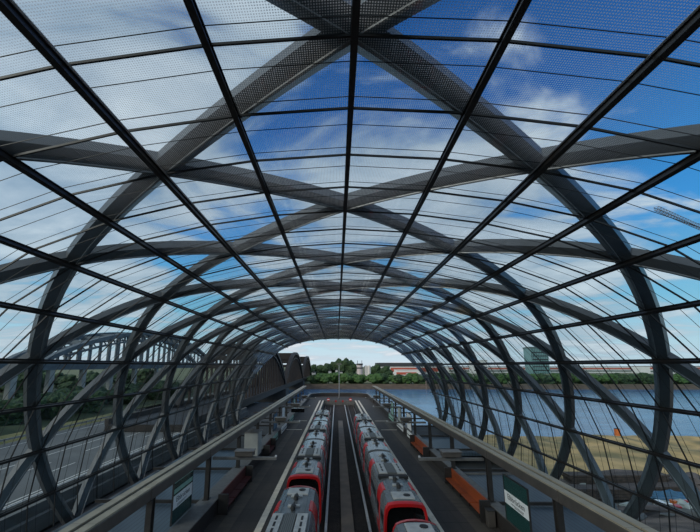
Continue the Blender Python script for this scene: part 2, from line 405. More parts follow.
for s, nm in ((-1, 'left'), (1, 'right')):
    x = PX+s*EDGE
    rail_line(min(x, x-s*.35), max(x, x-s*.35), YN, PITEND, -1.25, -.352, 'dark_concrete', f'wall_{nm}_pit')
    a, b = PX+s*(EDGE-.12), PX+s*(EDGE+.28)
    rail_line(min(a, b), max(a, b), YN, PITEND, .0, .03, 'edge_white', f'trim_{1 if s < 0 else 2}', f'pale edge stone of the {nm} platform')
    a, b = PX+s*(EDGE+.75), PX+s*(EDGE+1.15)
    rail_line(min(a, b), max(a, b), YN, PITEND+.2, .0, .012, 'edge_white', f'trim_{3 if s < 0 else 4}', f'pale tactile strip along the {nm} platform')
    a, b = PX+s*(PARS[s]-1.5), PX+s*(PARS[s]-.7)
    rail_line(min(a, b), max(a, b), YN, 62, .0, .006, 'paving_light', f'trim_{5 if s < 0 else 6}', f'lighter paving band beside the {nm} parapet')
    for q, yy in enumerate((54.5, 63)):
        a, b = PX+s*(EDGE+1.6), PX+s*(EDGE+4.0)
        rail_line(min(a, b), max(a, b), yy, yy+.25, .0, .010, 'edge_white', f'trim_{7+q if s < 0 else 9+q}', f'pale cross strip in the {nm} platform floor')
rail_line(PX-EDGE, PX+EDGE, PITEND-.05, PITEND+.35, -1.25, .03, 'mid', 'wall_pit_end', 'dark end wall of the track pit')
# parapets with cap, ending in the rounded end wall
def sweep_wall(path, th, z0, z1, m, cap, name, label):
    mb = MB(); P = [Vector((x, y, 0)) for x, y in path]; inner = []; outer = []
    for i, p in enumerate(P):
        t = ((P[i+1]-p) if i == 0 else (p-P[i-1]) if i == len(P)-1 else (P[i+1]-P[i-1])).normalized()
        n = Vector((t.y, -t.x, 0)); inner.append(p); outer.append(p+n*th)
    mb.loft([[(a.x, a.y, z0), (b.x, b.y, z0), (b.x, b.y, z1), (a.x, a.y, z1)] for a, b in zip(inner, outer)], m)
    mb.loft([[(a.x-(b-a).x*.08, a.y-(b-a).y*.08, z1), (b.x, b.y, z1), (b.x, b.y, z1+.06), (a.x-(b-a).x*.08, a.y-(b-a).y*.08, z1+.06)] for a, b in zip(inner, outer)], cap)
    return struct(mb.build(name), label)
sweep_wall([(PX+PAR, PITEND-8)]+[(x, y) for x, y in cp]+[(PX-PAR, PITEND-8)][0:1] if False else [(PX-PAR, PITEND-7)]+cp[::-1]+[(PX+PAR, PITEND-7)], -.5, -.3, 1.0, 'parapet', 'parapet_cap', 'wall_back', 'rounded parapet closing the far platform end')
for s, nm in ((-1, 'left'), (1, 'right')):
    a, b = PX+s*PARS[s], PX+s*9.65
    w = MB().box(min(a, b), max(a, b), YN, PITEND-7, -.3, .95, 'parapet'); c0, c1 = PX+s*(PARS[s]-.04), PX+s*9.65
    w.box(min(c0, c1), max(c0, c1), YN, PITEND-7, .95, 1.02, 'mid')
    struct(w.build(f'wall_{nm}'), f'dark parapet wall behind the {nm} platform')
# slatted lower roofs outside the parapets
def slab(x0, x1, y0, y1, z, name, label):
    mb = MB().box(x0, x1, y0, y1, z-.3, z, 'slab'); mb.box(x0, x1, y1, y1+.18, z-.5, z+.12, 'mid')
    return struct(mb.build(name), label)
slab(PX-16.2, PX-9.66, YN, 38.5, .72, 'slatted_roof', 'blue-grey slatted lower roof left of the platforms')
slab(PX+9.66, 16.4, YN, 30.5, .72, 'slatted_roof', 'blue slatted lower roof right of the platforms, nearest')
slab(PX+9.66, 16.4, 37.8, 46, .72, 'slatted_roof', 'blue slatted lower roof right of the platforms, farther off')
for s, nm in ((-1, 'left'), (1, 'right')):
    x0, x1 = sorted((s*9.9, s*16.9))
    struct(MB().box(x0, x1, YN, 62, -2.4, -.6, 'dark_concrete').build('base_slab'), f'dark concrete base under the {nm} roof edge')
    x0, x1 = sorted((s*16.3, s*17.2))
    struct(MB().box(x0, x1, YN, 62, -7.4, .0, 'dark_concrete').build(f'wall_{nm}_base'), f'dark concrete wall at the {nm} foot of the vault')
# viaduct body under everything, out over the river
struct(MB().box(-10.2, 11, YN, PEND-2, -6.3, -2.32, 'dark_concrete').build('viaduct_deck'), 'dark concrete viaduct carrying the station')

# edge girders, in segments, on posts
PITCH = 7.18; P0 = 16.9
posts_y = [P0+PITCH*i for i in range(0, 11)]
def girder_mesh(s):
    mb = MB(); a = PX+s*8.95; b = PX+s*9.85; x0, x1 = min(a, b), max(a, b)
    h = PITCH/2-.02
    mb.box(x0, x1, -h, h, 3.72, 4.2, 'girder', .03)
    for u in (.02, .54):
        p, q = sorted((a+s*u, a+s*(u+.33))); mb.box(p, q, -h, h, 4.2, 4.27, 'girder_top')
    return mb
for s, nm in ((-1, 'left'), (1, 'right')):
    proto = None
    for i, y in enumerate([P0-PITCH]+posts_y):
        if proto is None: o = proto = girder_mesh(s).build('edge_girder')
        else: o = copy_tree(proto)
        o.location = (0, y+PITCH/2-.6, 0)
        tag(o, f"brown steel girder length above the {nm} parapet, {ORD[i]} from the viewer", 'girder', f'girder lengths along the {nm} platform')
    pp = None
    for i, y in enumerate(posts_y):
        if pp is None:
            pp = empty('support_post'); x = s*9.25+PX
            MB().box(x-.05, x+.05, -.11, .11, 1.02, 3.74, 'post').box(x-.13, x+.13, -.16, -.11, 1.02, 3.74, 'post').box(x-.13, x+.13, .11, .16, 1.02, 3.74, 'post').build('column', pp)
            MB().box(x-.2, x+.2, -.24, .24, 1.02, 1.06, 'post').build('base_plate', pp)
            t0, t1 = sorted((PX+s*9.68, s*16.2)); MB().box(t0, t1, -.07, .07, .78, .98, 'post').build('cross_tie', pp)
            o = pp
        else: o = copy_tree(pp)
        o.location = (0, y, 0)
        tag(o, f"dark steel post on the {nm} parapet, {ORD[i]} from the viewer", 'post', f'posts along the {nm} parapet')
    # cantilever arms with a flat box
    ap = None
    for i, y in enumerate((24.3, 39.2, 53.4, 67.5)):
        if ap is None:
            ap = empty('cantilever_arm'); x0, x1 = sorted((PX+s*4.75, PX+s*9.05))
            MB().box(x0, x1, -.11, .11, 3.40, 3.58, 'mid', .02).build('arm', ap)
            c = PX+s*6.9
            b = MB().box(c-.6, c+.6, -.34, .34, 3.66, 3.98, 'girder', .03).box(c-.66, c+.66, -.4, .4, 3.98, 4.02, 'parapet_cap').build('display_box', ap)
            MB().box(c-.3, c+.3, -.06, .06, 3.58, 3.67, 'post').build('bracket', b)
            x = PX+s*4.8; MB().box(x-.06, x+.06, -.12, .06, 3.58, 3.69, 'white_plastic', .02).build('camera_housing', ap)['label'] = 'small white camera housing'
            o = ap
        else: o = copy_tree(ap)
        o.location = (0, y, 0)
        tag(o, f"slim grey arm with box over the {nm} platform, {ORD[i]} from the viewer", 'arm', f'arms over the {nm} platform')
# hanging train describer, left platform
d = empty('train_indicator', (PX-6.6, 53.4, 0))
MB().box(-1.0, 1.0, -.18, .18, 2.72, 3.30, 'black_glass', .02).build('housing', d)
MB().box(-.05, .05, -.04, .04, 3.30, 3.41, 'post').build('hanger', d)
tag(d, 'black train indicator board hanging over the left platform', 'sign')

# ------------------------------------------------------------------ station name signs
def text(parent, body, size, loc, rot, m, name='lettering'):
    cu = bpy.data.curves.new(name, 'FONT'); cu.body = body; cu.size = size; cu.extrude = .004; cu.align_x = 'CENTER'; cu.align_y = 'CENTER'
    cu.materials.append(M[m]); tmp = bpy.data.objects.new(name, cu); COL.objects.link(tmp); bpy.context.view_layer.update()
    me = bpy.data.meshes.new_from_object(tmp.evaluated_get(bpy.context.evaluated_depsgraph_get())); bpy.data.objects.remove(tmp)
    o = bpy.data.objects.new(name, me); COL.objects.link(o); o.parent = parent; o.location = loc; o.rotation_euler = rot
    return o
def name_sign(s, y, bright, label):
    x = PX+s*(8.95 if s > 0 else 9.75); t = empty('name_sign', (x, y, 0)); d = -s      # faces the tracks
    hl = 1.3
    f = MB()
    for a, b, c, e in ((-hl, -hl+.05, 1.02, 3.45), (hl-.05, hl, 1.02, 3.45), (-hl+.05, hl-.05, 3.40, 3.45), (-hl+.05, hl-.05, 1.02, 1.07)): f.box(-.04, .04, a, b, c, e, 'post')
    f.build('frame', t)
    g = MB().box(-.02, .02, -hl+.05, hl-.05, 1.07, 3.40, 'teal' if s > 0 else 'teal').build('panel', t)
    rot = (math.pi/2, 0, -math.pi/2 if s > 0 else math.pi/2)
    if bright:
        for z0, z1 in ((3.14, 3.38), (2.58, 2.82)): MB().box(min(d*.02, d*.03), max(d*.02, d*.03), -hl+.06, hl-.06, z0, z1, 'mint').build('mint_stripe', t)
    z0, z1 = (1.78, 2.48) if s < 0 else (1.95, 2.62)
    wb = MB().box(min(d*.02, d*.035), max(d*.02, d*.035), -hl+.06, hl-.06, z0, z1, 'white').build('name_band', t)
    text(wb, 'Elbbrücken', .40, (d*.037, 0, (z0+z1)/2+.08), rot, 'ink')
    text(wb, 'U4  Endstation', .13, (d*.037, 0, (z0+z1)/2-.22), rot, 'ink') if False else None
    ln = MB()
    for zz, l0, l1 in ((z0+.14, -.75, .55), (z0+.07, -.75, .2)): ln.box(min(d*.035, d*.038), max(d*.035, d*.038), l0, l1, zz, zz+.03, 'ink')
    ln.build('small_print', wb)
    tag(t, label, 'sign', 'station name signs'); return t
name_sign(-1, 21.5, True, 'mint and white station name sign on the left parapet')
name_sign(1, 20.1, False, 'dark teal station name sign with white band on the right parapet')
# boards on the parapet faces farther along
def board(s, y, ln, m, label):
    x = PX+s*(PARS[s]-.10); t = empty('parapet_board', (x, y, 0))
    MB().box(-.045, .045, -ln/2, ln/2, .22, .98, m).build('board_face', t)
    e = -s*.045; ln2 = MB().box(min(e, e-s*.012), max(e, e-s*.012), -ln/2+.2, ln/2-.2, .50, .62, 'teal'); ln2.build('stripe', t)
    tag(t, label, 'board', 'pale boards on the parapet faces')
for i, (y, l, m) in enumerate(((44.5, 5.2, 'mint'), (52.5, 5, 'white'), (61, 5, 'mint'))):
    board(-1, y, l, m, f"pale board on the left parapet face, {ORD[i]} from the viewer")
for i, (y, l, m) in enumerate(((46.5, 5, 'white'), (54.5, 5, 'white'), (63, 5, 'mint'))):
    board(1, y, l, m, f"pale board on the right parapet face, {ORD[i]} from the viewer")
# upright glass panels between posts
def upright(s, y, m, label):
    x = PX+s*9.2; t = empty('glass_screen', (x, y, 0)); hl = 1.5
    f = MB()
    for a, b, c, e in ((-hl, -hl+.07, 1.02, 3.2), (hl-.07, hl, 1.02, 3.2), (-hl+.07, hl-.07, 3.13, 3.2), (-hl+.07, hl-.07, 1.02, 1.09)): f.box(-.05, .05, a, b, c, e, 'post')
    f.build('frame', t); MB().box(-.02, .02, -hl+.07, hl-.07, 1.09, 3.13, m).build('panel', t)
    tag(t, label, 'panel', 'framed panels between the parapet posts')
for i, y in enumerate((48.9, 56.1, 70.5)): upright(-1, y, ('blue_sheet', 'white', 'mint')[i], f"framed panel between left parapet posts, {ORD[i]} from the viewer")
for i, y in enumerate((48.9, 56.1, 63.3)): upright(1, y, ('white', 'pale_sheet', 'mint')[i], f"framed panel between right parapet posts, {ORD[i]} from the viewer")
# light cabinet on the left parapet
c = empty('equipment_cabinet', (PX-9.2, 35.6, 0))
MB().box(-.5, .85, -.8, .8, 1.02, 3.15, 'grey', .03).build('body', c); MB().box(-.56, .9, -.86, .86, 3.15, 3.22, 'parapet_cap').build('lid', c)
MB().box(-.45, .8, -.815, -.8, 1.1, 2.0, 'grey').box(-.45, .8, -.815, -.8, 2.04, 3.05, 'grey').build('door', c)
tag(c, 'light grey equipment cabinet on the left parapet under the girder', 'cabinet')
# benches set against the parapets
def bench(s, y0, y1, m, label):
    t = empty('bench', (PX+s*(PARS[s]-.06), y0, 0)); ln = y1-y0; d = -s
    def B(a, b, *r): return MB().box(min(d*a, d*b), max(d*a, d*b), *r)
    B(.0, .09, 0, ln, .42, 1.18, m).build('backrest', t)
    k = 4
    for i in range(k):
        a = ln*i/k+.05; b = ln*(i+1)/k-.05
        B(.09, .62, a, b, .38, .46, m).build('seat', t)
        B(.09, .5, a+.5, a+.62, 0, .38, 'post').build('leg', t)
    for yy in (-.14, ln): B(.0, .66, yy, yy+.14, 0, 1.25, 'post').build('end_panel', t)
    tag(t, label, 'bench', 'benches against the parapets')
bench(1, 23.6, 30.6, 'orange', 'orange wooden bench against the right parapet, nearest')
bench(1, 37.9, 44.2, 'orange', 'orange wooden bench against the right parapet, farther off')
bench(-1, 24.4, 30.8, 'orange_shaded', 'orange wooden bench in painted shade against the left parapet, nearest')
bench(-1, 38.5, 42, 'orange_shaded', 'orange wooden bench in painted shade against the left parapet, farther off')
# bins beside the benches
for s, y, lab in ((1, 22.9, 'grey litter bin beside the near orange bench'), (-1, 31.6, 'grey litter bin beside the near left bench')):
    t = empty('litter_bin', (PX+s*(PARS[s]-.35), y, 0)); MB().box(-.22, .22, -.22, .22, .03, .92, 'girder', .03).build('body', t); MB().box(-.25, .25, -.25, .25, .92, .99, 'post', .02).build('lid', t); MB().box(-.18, .18, -.18, .18, 0, .03, 'post').build('foot', t)
    tag(t, lab, 'bin', 'litter bins on the platforms')

# ------------------------------------------------------------------ track furniture
TR = 3.0
for s, nm in ((-1, 'left'), (1, 'right')):
    for g, side in ((-.72, 'left'), (.72, 'right')):
        x = PX+s*TR+g
        mb = MB().box(x-.075, x+.075, YN, 95, -1.25, -1.22, 'rail').box(x-.01, x+.01, YN, 95, -1.22, -1.12, 'rail').box(x-.036, x+.036, YN, 95, -1.12, -1.08, 'rail')
        tag(mb.build('rail'), f"rusty steel rail, {side} one of the {nm} track", 'rail', 'running rails in the track pit')
    x = PX+s*1.45; t = empty('conductor_rail', (x, 0, -1.25))
    MB().box(-.09, .09, YN, 97, .25, .36, 'white_plastic', .02).build('cover', t)['label'] = 'pale protective cover'
    b = MB()
    for k in range(24): b.box(-.05, .05, -15+k*4.7, -14.9+k*4.7, 0, .25, 'post')
    b.build('bracket_row', t)
    tag(t, f"pale covered conductor rail between the tracks, {nm} one", 'conductor rail', 'conductor rails')
struct(MB().box(PX-.42, PX+.42, YN, 70, -1.25, -1.0, 'walkway').build('walkway'), 'pale concrete walkway strip between the tracks')
def buffer_stop(s, nm):
    t = empty('buffer_stop', (PX+s*TR, 95.6, -1.25)); f = MB()
    for g in (-.72, .72): f.box(g-.08, g+.08, -.3, .3, 0, 1.1, 'mid').tube([(g, .3, .9), (g, 2.0, .1)], .08, 'mid', 6)
    f.build('frame', t); MB().box(-1.1, 1.1, -.42, -.3, .75, 1.15, 'mid').build('buffer_beam', t)
    p = MB().tube([(0, 0, 1.1), (0, 0, 1.5)], .04, 'post', 8).build('sign_pole', t)
    sg = MB().tube([(0, -.08, 1.85), (0, -.03, 1.85)], .42, 'red', 24).build('stop_disc', t)
    MB().box(-.28, .28, -.10, -.08, 1.72, 1.98, 'white').build('white_bar', sg)
    tag(t, f"buffer stop with red and white disc ending the {nm} track", 'buffer stop', 'buffer stops'); 
buffer_stop(-1, 'left'); buffer_stop(1, 'right')
for s, nm in ((-1, 'left'), (1, 'right')):
    t = empty('end_marker', (PX+s*.95, 97.2, -1.25)); MB().tube([(0, 0, 0), (0, 0, 1.0)], .04, 'post', 8).build('pole', t); MB().box(-.22, .22, -.05, .0, 1.0, 1.5, 'red', .01).build('plate', t)
    tag(t, f"small red marker plate between the buffer stops, {nm} one", 'marker', 'red end markers')

# ------------------------------------------------------------------ trains
def train_profile(w=1.23, inset=0.0, zt=2.22, zb=-.95):
    """half shell from sill to roof, symmetric, as a closed ring (x, z)"""
    half = [(w-.10, zb), (w-.02, zb+.25), (w, .25), (w-.02, .95), (w-.06, 1.55), (w-.13, 1.86), (w-.27, 2.07), (w-.52, zt-.07), (w-.85, zt-.015), (.0, zt)]
    r = half+[(-x, z) for x, z in half[-2::-1]]
    return r
def loft_body(mb, ys, scale, m_side, m_roof, zshift=None):
    prof = train_profile(); n = len(prof); rings = []
    for y, (sx, dz) in zip(ys, scale):
        rings.append([(x*sx, y, z if z < 1.5 else z-dz*(z-1.5)/.72) for x, z in prof])
    vs = [p for r in rings for p in r]
    for a in range(len(rings)-1):
        for b in range(n):
            c = (b+1) % n
            zz = (prof[b][1]+prof[c][1])/2
            m = m_roof if zz > 1.95 else m_side
            mb.add([rings[a][b], rings[a][c], rings[a+1][c], rings[a+1][b]], [(0, 1, 2, 3)], m)
    mb.add(rings[0], [tuple(range(n-1, -1, -1))], m_side); mb.add(rings[-1], [tuple(range(n))], m_side)
def make_train():
    root = empty('metro_train')
    CL = 11.55; ends = [(.55, CL+.1), (12.35, 23.65), (24.55, 35.45)]
    for ci, (a, b) in enumerate(ends):
        mb = MB(); loft_body(mb, [a, b], [(1, 0), (1, 0)], 'silver', 'roof_grey'); car = mb.build('car', root)
        for s in (-1, 1):
            for w0, w1 in ((a+.3, a+1.3), (a+4.2, a+7.3), (b-1.6, b-.35)):
                x = s*1.215; MB().box(min(x, x+s*.02), max(x, x+s*.02), w0, w1, .55, 1.32, 'black_glass').build('window', car)
        # doors reach up over the roof shoulder
        for s in (-1, 1):
            for y in (a+2.6, a+8.4):
                db = MB(); pr = [(1.25, -.3), (1.25, .9), (1.195, 1.56), (1.125, 1.88), (.98, 2.095), (.84, 2.16), (.79, 2.10), (.94, 2.03), (1.08, 1.82), (1.14, 1.5), (1.19, .9), (1.19, -.3)]
                db.loft([[(s*x, yy, z) for x, z in pr] for yy in (y-.62, y+.62)], 'red')
                dd = db.build('door', car)
                MB().box(min(s*1.24, s*1.265), max(s*1.24, s*1.265), y-.48, y-.06, .3, 1.3, 'black_glass').box(min(s*1.24, s*1.265), max(s*1.24, s*1.265), y+.06, y+.48, .3, 1.3, 'black_glass').build('door_glass', car)
        # air conditioner: three lids on a plinth, dark strip painting in the shaded near face
        y0 = (a+b)/2-1.2
        ac = MB().box(-.92, .92, y0, y0+2.5, 2.17, 2.30, 'mid', .02)
        for x0, x1, m in ((-.88, -.34, 'ac'), (-.30, .30, 'grille'), (.34, .88, 'ac')): ac.box(x0, x1, y0+.06, y0+2.44, 2.30, 2.40, m, .02)
        for sx in (-.62, .62):
            for yy in (y0+.6, y0+1.25, y0+1.9): ac.box(sx-.05, sx+.05, yy-.22, yy+.22, 2.40, 2.415, 'dark')
        ac.box(-1.0, 1.0, y0-.42, y0, 2.10, 2.30, 'dark', .03)
        ac.build('air_conditioner', car)
        for yy in (a+2.0, a+3.4, b-3.3, b-1.9):
            h = MB().tube([(0, yy-.20, 2.21), (0, yy-.16, 2.33), (0, yy+.16, 2.33), (0, yy+.20, 2.21)], [.06, .13, .13, .06], 'dark', 10)
            h.box(-.32, .32, yy+.28, yy+.52, 2.19, 2.29, 'ac', .02).tube([(.0, yy+.4, 2.28), (0, yy+.4, 2.42)], .03, 'dark', 6)
            h.build('roof_vent', car)
        ribs = MB()
        for x in (-.62, -.31, .31, .62):
            for c0, c1 in ((a+1.6, y0-.35), (y0+2.6, b-.2)): ribs.box(x-.012, x+.012, c0, c1, 2.15, 2.205, 'roof_grey')
        ribs.build('roof_rib', car)
    for y0, y1 in ((CL+.1, 12.35), (23.65, 24.55)):
        g = MB()
        for k in range(5):
            ya = y0+(y1-y0)*k/5; yb = y0+(y1-y0)*(k+1)/5; ym = (ya+yb)/2
            loft_body(g, [ya, ym, yb], [(.90, .36), (.94, .26), (.90, .36)], 'dark', 'dark')
        g.build('gangway', root)
    for base, d in ((0.0, 1), (36.0, -1)):
        Y = lambda v: base+d*v
        mk = MB(); prof = train_profile()
        # red hood ring that wraps the windscreen
        specs = [(.42, 1, 0, 0), (.26, 1.0, .02, .0), (.12, .985, .05, .0)]
        rings = []
        for v, sx, dz, _ in specs: rings.append([(x*sx*1.006, Y(v+.25*(x/1.23)**2), (z+.012 if z < 1.5 else z+.012-dz*(z-1.5)/.72)) for x, z in prof])
        inner = [(x*.89, Y(.16+.25*(x/1.23)**2), .30+(z-.30)*.89 if z > .30 else z) for x, z in prof]
        mk.loft(rings+[inner], 'red', caps=False); mk.build('red_hood', root)
        ws = MB(); n = len(prof)
        scr = [(x*.90, Y(.13+.30*(x/1.23)**2 + (.0 if z < .3 else .12*(z-.3))), .30+(z-.30)*.90 if z > .30 else z) for x, z in prof]
        back = [(p[0], Y(.55), p[2]) for p in scr]
        ws.loft([scr, back], 'black_glass'); ws.build('windscreen', root)
        hb = MB(); ya, yb = sorted((Y(.75), Y(1.75))); hb.box(-.62, .62, ya, yb, 2.16, 2.27, 'ac', .03); hb.tube([(.22, Y(1.15), 2.26), (.22, Y(1.15), 2.30)], .2, 'dark', 14)
        hb.build('roof_hatch', root)
        cp_ = MB(); ya, yb = sorted((Y(-.55), Y(.2))); cp_.box(-.16, .16, ya, yb, -.75, -.45, 'dark', .03); cp_.build('coupler', root)
    bg = MB()
    for y in (2.6, 10, 14, 22, 26, 33.4):
        for s in (-1, 1):
            for q in (-.9, .9): bg.tube([(s*.66, y+q, -.72), (s*.79, y+q, -.72)], .36, 'rail', 18)
        bg.box(-.6, .6, y-1.3, y+1.3, -.85, -.6, 'dark')
    bg.build('bogie_row', root)
    return root
tr = make_train()
for i, (s, y, lab) in enumerate(((-1, 24.9, 'red and silver metro train on the left track, farther unit'), (-1, -12.75, 'red and silver metro train on the left track, nearest unit'),
                                 (1, 20.2, 'red and silver metro train on the right track, farther unit'), (1, -17.4, 'red and silver metro train on the right track, nearest unit'))):
    o = tr if i == 0 else copy_tree(tr)
    o.location = (PX+s*TR+(.1 if s > 0 else 0), y, 0); tag(o, lab, 'train', 'metro trains at the platforms')

# ------------------------------------------------------------------ mast at the platform end
m = empty('light_mast', (PX+.0, 104.5, 0)); MB().cyl(0, 0, 0, .4, .22, 'mid', 16).build('base', m)
MB().tube([(0, 0, .4), (0, 0, 10.2)], [.15, .09], 'alu', 14).build('pole', m)
MB().box(-.7, .7, -.15, .15, 10.2, 10.35, 'mid').box(-.75, -.35, -.2, .2, 9.9, 10.2, 'mid').box(.35, .75, -.2, .2, 9.9, 10.2, 'mid').build('lamp_head', m)
tag(m, 'tall slim grey light mast at the far platform end', 'mast')

# ------------------------------------------------------------------ ground, river and banks
def quad(x0, x1, y0, y1, z, m, name, label, th=.5, sub=0, amp=0, seed=0):
    mb = MB()
    if not sub: mb.box(x0, x1, y0, y1, z-th, z, m); return struct(mb.build(name), label)
    nx, ny = sub; vs = []; fs = []
    for j in range(ny+1):
        for i in range(nx+1):
            x = x0+(x1-x0)*i/nx; y = y0+(y1-y0)*j/ny; e = min(i, nx-i, j, ny-j)
            h = (mnoise.fractal(Vector((x*.09+seed, y*.09, 0)), 1.0, 2.0, 5)*amp) if e else -.6
            vs.append((x, y, z+h))
    for j in range(ny):
        for i in range(nx): a = j*(nx+1)+i; fs.append((a, a+1, a+nx+2, a+nx+1))
    mb.add(vs, fs, m); return struct(mb.build(name, smooth=True), label)
quad(-62, 1500, 60, 275, -7.4, 'water', 'river', 'blue river crossing behind the station')
quad(-2500, 2500, 268, 5000, -4.2, 'field', 'ground', 'flat far bank beyond the river')
bk = MB(); bk.loft([[(x, 258, -7.8), (x, 268.5, -4.1), (x, 275, -4.4), (x, 275, -8)] for x in (-900, 900)], 'bank'); struct(bk.build('embankment'), 'brown stone slope of the far river bank')
quad(17, 260, 52, 86, -6.4, 'sand', 'sand_bank', 'yellow sand bank by the river, right', sub=(150, 30), amp=.7, seed=3)
quad(17, 260, -20, 55, -6.7, 'soil', 'ground', 'dark churned soil of the building site', sub=(330, 120), amp=1.1, seed=11)
# left land
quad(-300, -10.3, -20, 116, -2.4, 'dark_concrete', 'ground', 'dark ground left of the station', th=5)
quad(-48, -24, -20, 88, -1.4, 'asphalt', 'road', 'grey asphalt road left of the station', th=.8)
quad(-420, -54, -20, 270, -1.2, 'grass', 'verge', 'grass verge beyond the road', th=1, sub=(80, 60), amp=.6, seed=5)
M['dry_grass'] = mat('dry_grass', (.20, .18, .07), .95, 0, (.11, .12, .04), .3, .5, 3)
quad(-54, -48, -20, 88, -1.25, 'dry_grass', 'verge', 'yellowish grass strip at the far road edge', th=1, sub=(6, 60), amp=.3, seed=8)
ln = 0
def lane(x, y0, y1, w=.16):
    global ln; ln += 1
    struct(MB().box(x-w/2, x+w/2, y0, y1, -1.4, -1.385, 'line_white').build('lane_marking'), 'white road line')
for x in (-26.6, -27.1, -36.6, -45.8): lane(x, -20, 88)
for x in (-30.6, -33.4, -40):
    y = 2
    while y < 86: lane(x, y, y+3.5, .14); y += 9
struct(MB().box(-22.8, -22.3, -20, 86, -2.2, -.35, 'concrete').box(-23.4, -21.9, -20, 86, -2.2, -1.1, 'concrete').build('barrier_wall'), 'concrete barrier along the near road edge')
def guard(x, label):
    t = empty('guard_rail', (x, 0, -1.4)); MB().box(-.05, .05, -15, 86, .55, .82, 'alu').build('rail_beam', t)
    p = MB()
    for k in range(26): p.box(.05, .13, -14+k*4, -13.9+k*4, 0, .8, 'mid')
    p.build('post_row', t); tag(t, label, 'guard rail', 'road guard rails')
guard(-24.4, 'long metal guard rail at the near road edge'); guard(-47.4, 'long metal guard rail at the far road edge')

# ------------------------------------------------------------------ trees
def blob_tree(w, h, seed, m, trunk=True, cat='tree'):
    rnd = random.Random(seed); bm = bmesh.new()
    nb = 12
    for i in range(nb):
        a = rnd.uniform(0, 6.28); rr = rnd.uniform(0, .36)*w; zz = rnd.uniform(.20, .82)*h; r = rnd.uniform(.17, .30)*min(w, h)*(1.15-.4*abs(zz/h-.5))
        ret = bmesh.ops.create_icosphere(bm, subdivisions=3, radius=r, matrix=Matrix.Translation((rr*math.cos(a), rr*math.sin(a), zz)))
        c = Vector((rr*math.cos(a), rr*math.sin(a), zz))
        for v in ret['verts']:
            d = v.co-c; n = mnoise.fractal(v.co*(.55*8/h)+Vector((seed, 0, i)), 1.0, 2.1, 4); q = mnoise.noise(v.co*(1.9*8/h)+Vector((0, seed, i)))
            v.co = c+d*(1+.42*n+.25*q)
    me = bpy.data.meshes.new('foliage'); bm.to_mesh(me); bm.free(); me.materials.append(M[m])
    root = empty('tree' if trunk else 'shrub'); f = bpy.data.objects.new('foliage', me); COL.objects.link(f); f.parent = root
    MB().tube([(0, 0, 0), (0, 0, h*.5)], [.045*h, .02*h], 'bark', 8).build('trunk', root)
    return root
kinds = [blob_tree(9, 9, 1, 'leaf_bright'), blob_tree(10, 8.5, 2, 'leaf_bright'), blob_tree(12, 16, 3, 'leaf'), blob_tree(14, 18, 4, 'leaf'), blob_tree(9, 8, 5, 'leaf')]
used = set()
def plant(kind, x, y, z, sc, label, group, rz=None):
    o = kinds[kind] if kind not in used else copy_tree(kinds[kind]); used.add(kind)
    o.location = (x, y, z); o.scale = (sc[0], sc[0], sc[1]); o.rotation_euler = (0, 0, random.uniform(0, 6) if rz is None else rz)
    tag(o, label, 'tree', group)
rnd = random.Random(4)
# waterside row: image x -> world x at y 272
def wx(px, Y): return (px-336.7)*Y/(340)-.34
for i in range(62):
    px = 316+i*6.8+rnd.uniform(-2, 2); Y = 274+rnd.uniform(-1, 4)
    where = 'seen through the open vault end' if px < 425 else 'seen through the right glass wall'
    plant(rnd.choice((0, 1, 1, 4)) if i % 5 else 4, wx(px, Y), Y, -4.6, (rnd.uniform(.95, 1.3), rnd.uniform(.78, 1.06)),
          f"green waterside tree on the far bank, {where}", 'waterside trees in the open end' if px < 425 else 'waterside trees behind the right glass wall')
for i, (px, top) in enumerate(((300, 367), (306, 364), (313, 364.5), (320, 365), (326, 363.5), (333, 362), (341, 360), (347, 359.5), (352, 361), (375, 364.5), (384, 366))):
    Y = 345+rnd.uniform(-8, 8); h = (366.2-top)*Y/340*.983+13.8
    plant(3 if i in (6, 7) else 2, wx(px, Y), Y, -4.3, (rnd.uniform(.9, 1.25), h/(18 if i in (6, 7) else 16)),
          'broad dark tree rising highest behind the light mast' if i == 7 else 'tall dark tree behind the waterside trees', None if i == 7 else 'tall dark trees behind the waterside trees')
for i in range(44):
    Y = 22+i*2.7; x = -59-rnd.uniform(0, 16)
    plant(4 if i % 3 else 2, x, Y+rnd.uniform(-1, 1), -1.5, (rnd.uniform(.5, .8), rnd.uniform(.45, .7) if i % 3 else .33),
          'dark bushy tree on the verge behind the left road', 'bushy trees behind the left road')

for i in range(34):
    plant(2 if i % 2 else 3, -96-rnd.uniform(0, 50), 40+i*5+rnd.uniform(-3, 3), -1.5, (rnd.uniform(.6, .95), rnd.uniform(.42, .60)),
          'dark tall tree behind the arched railway bridge', 'trees behind the railway bridge')
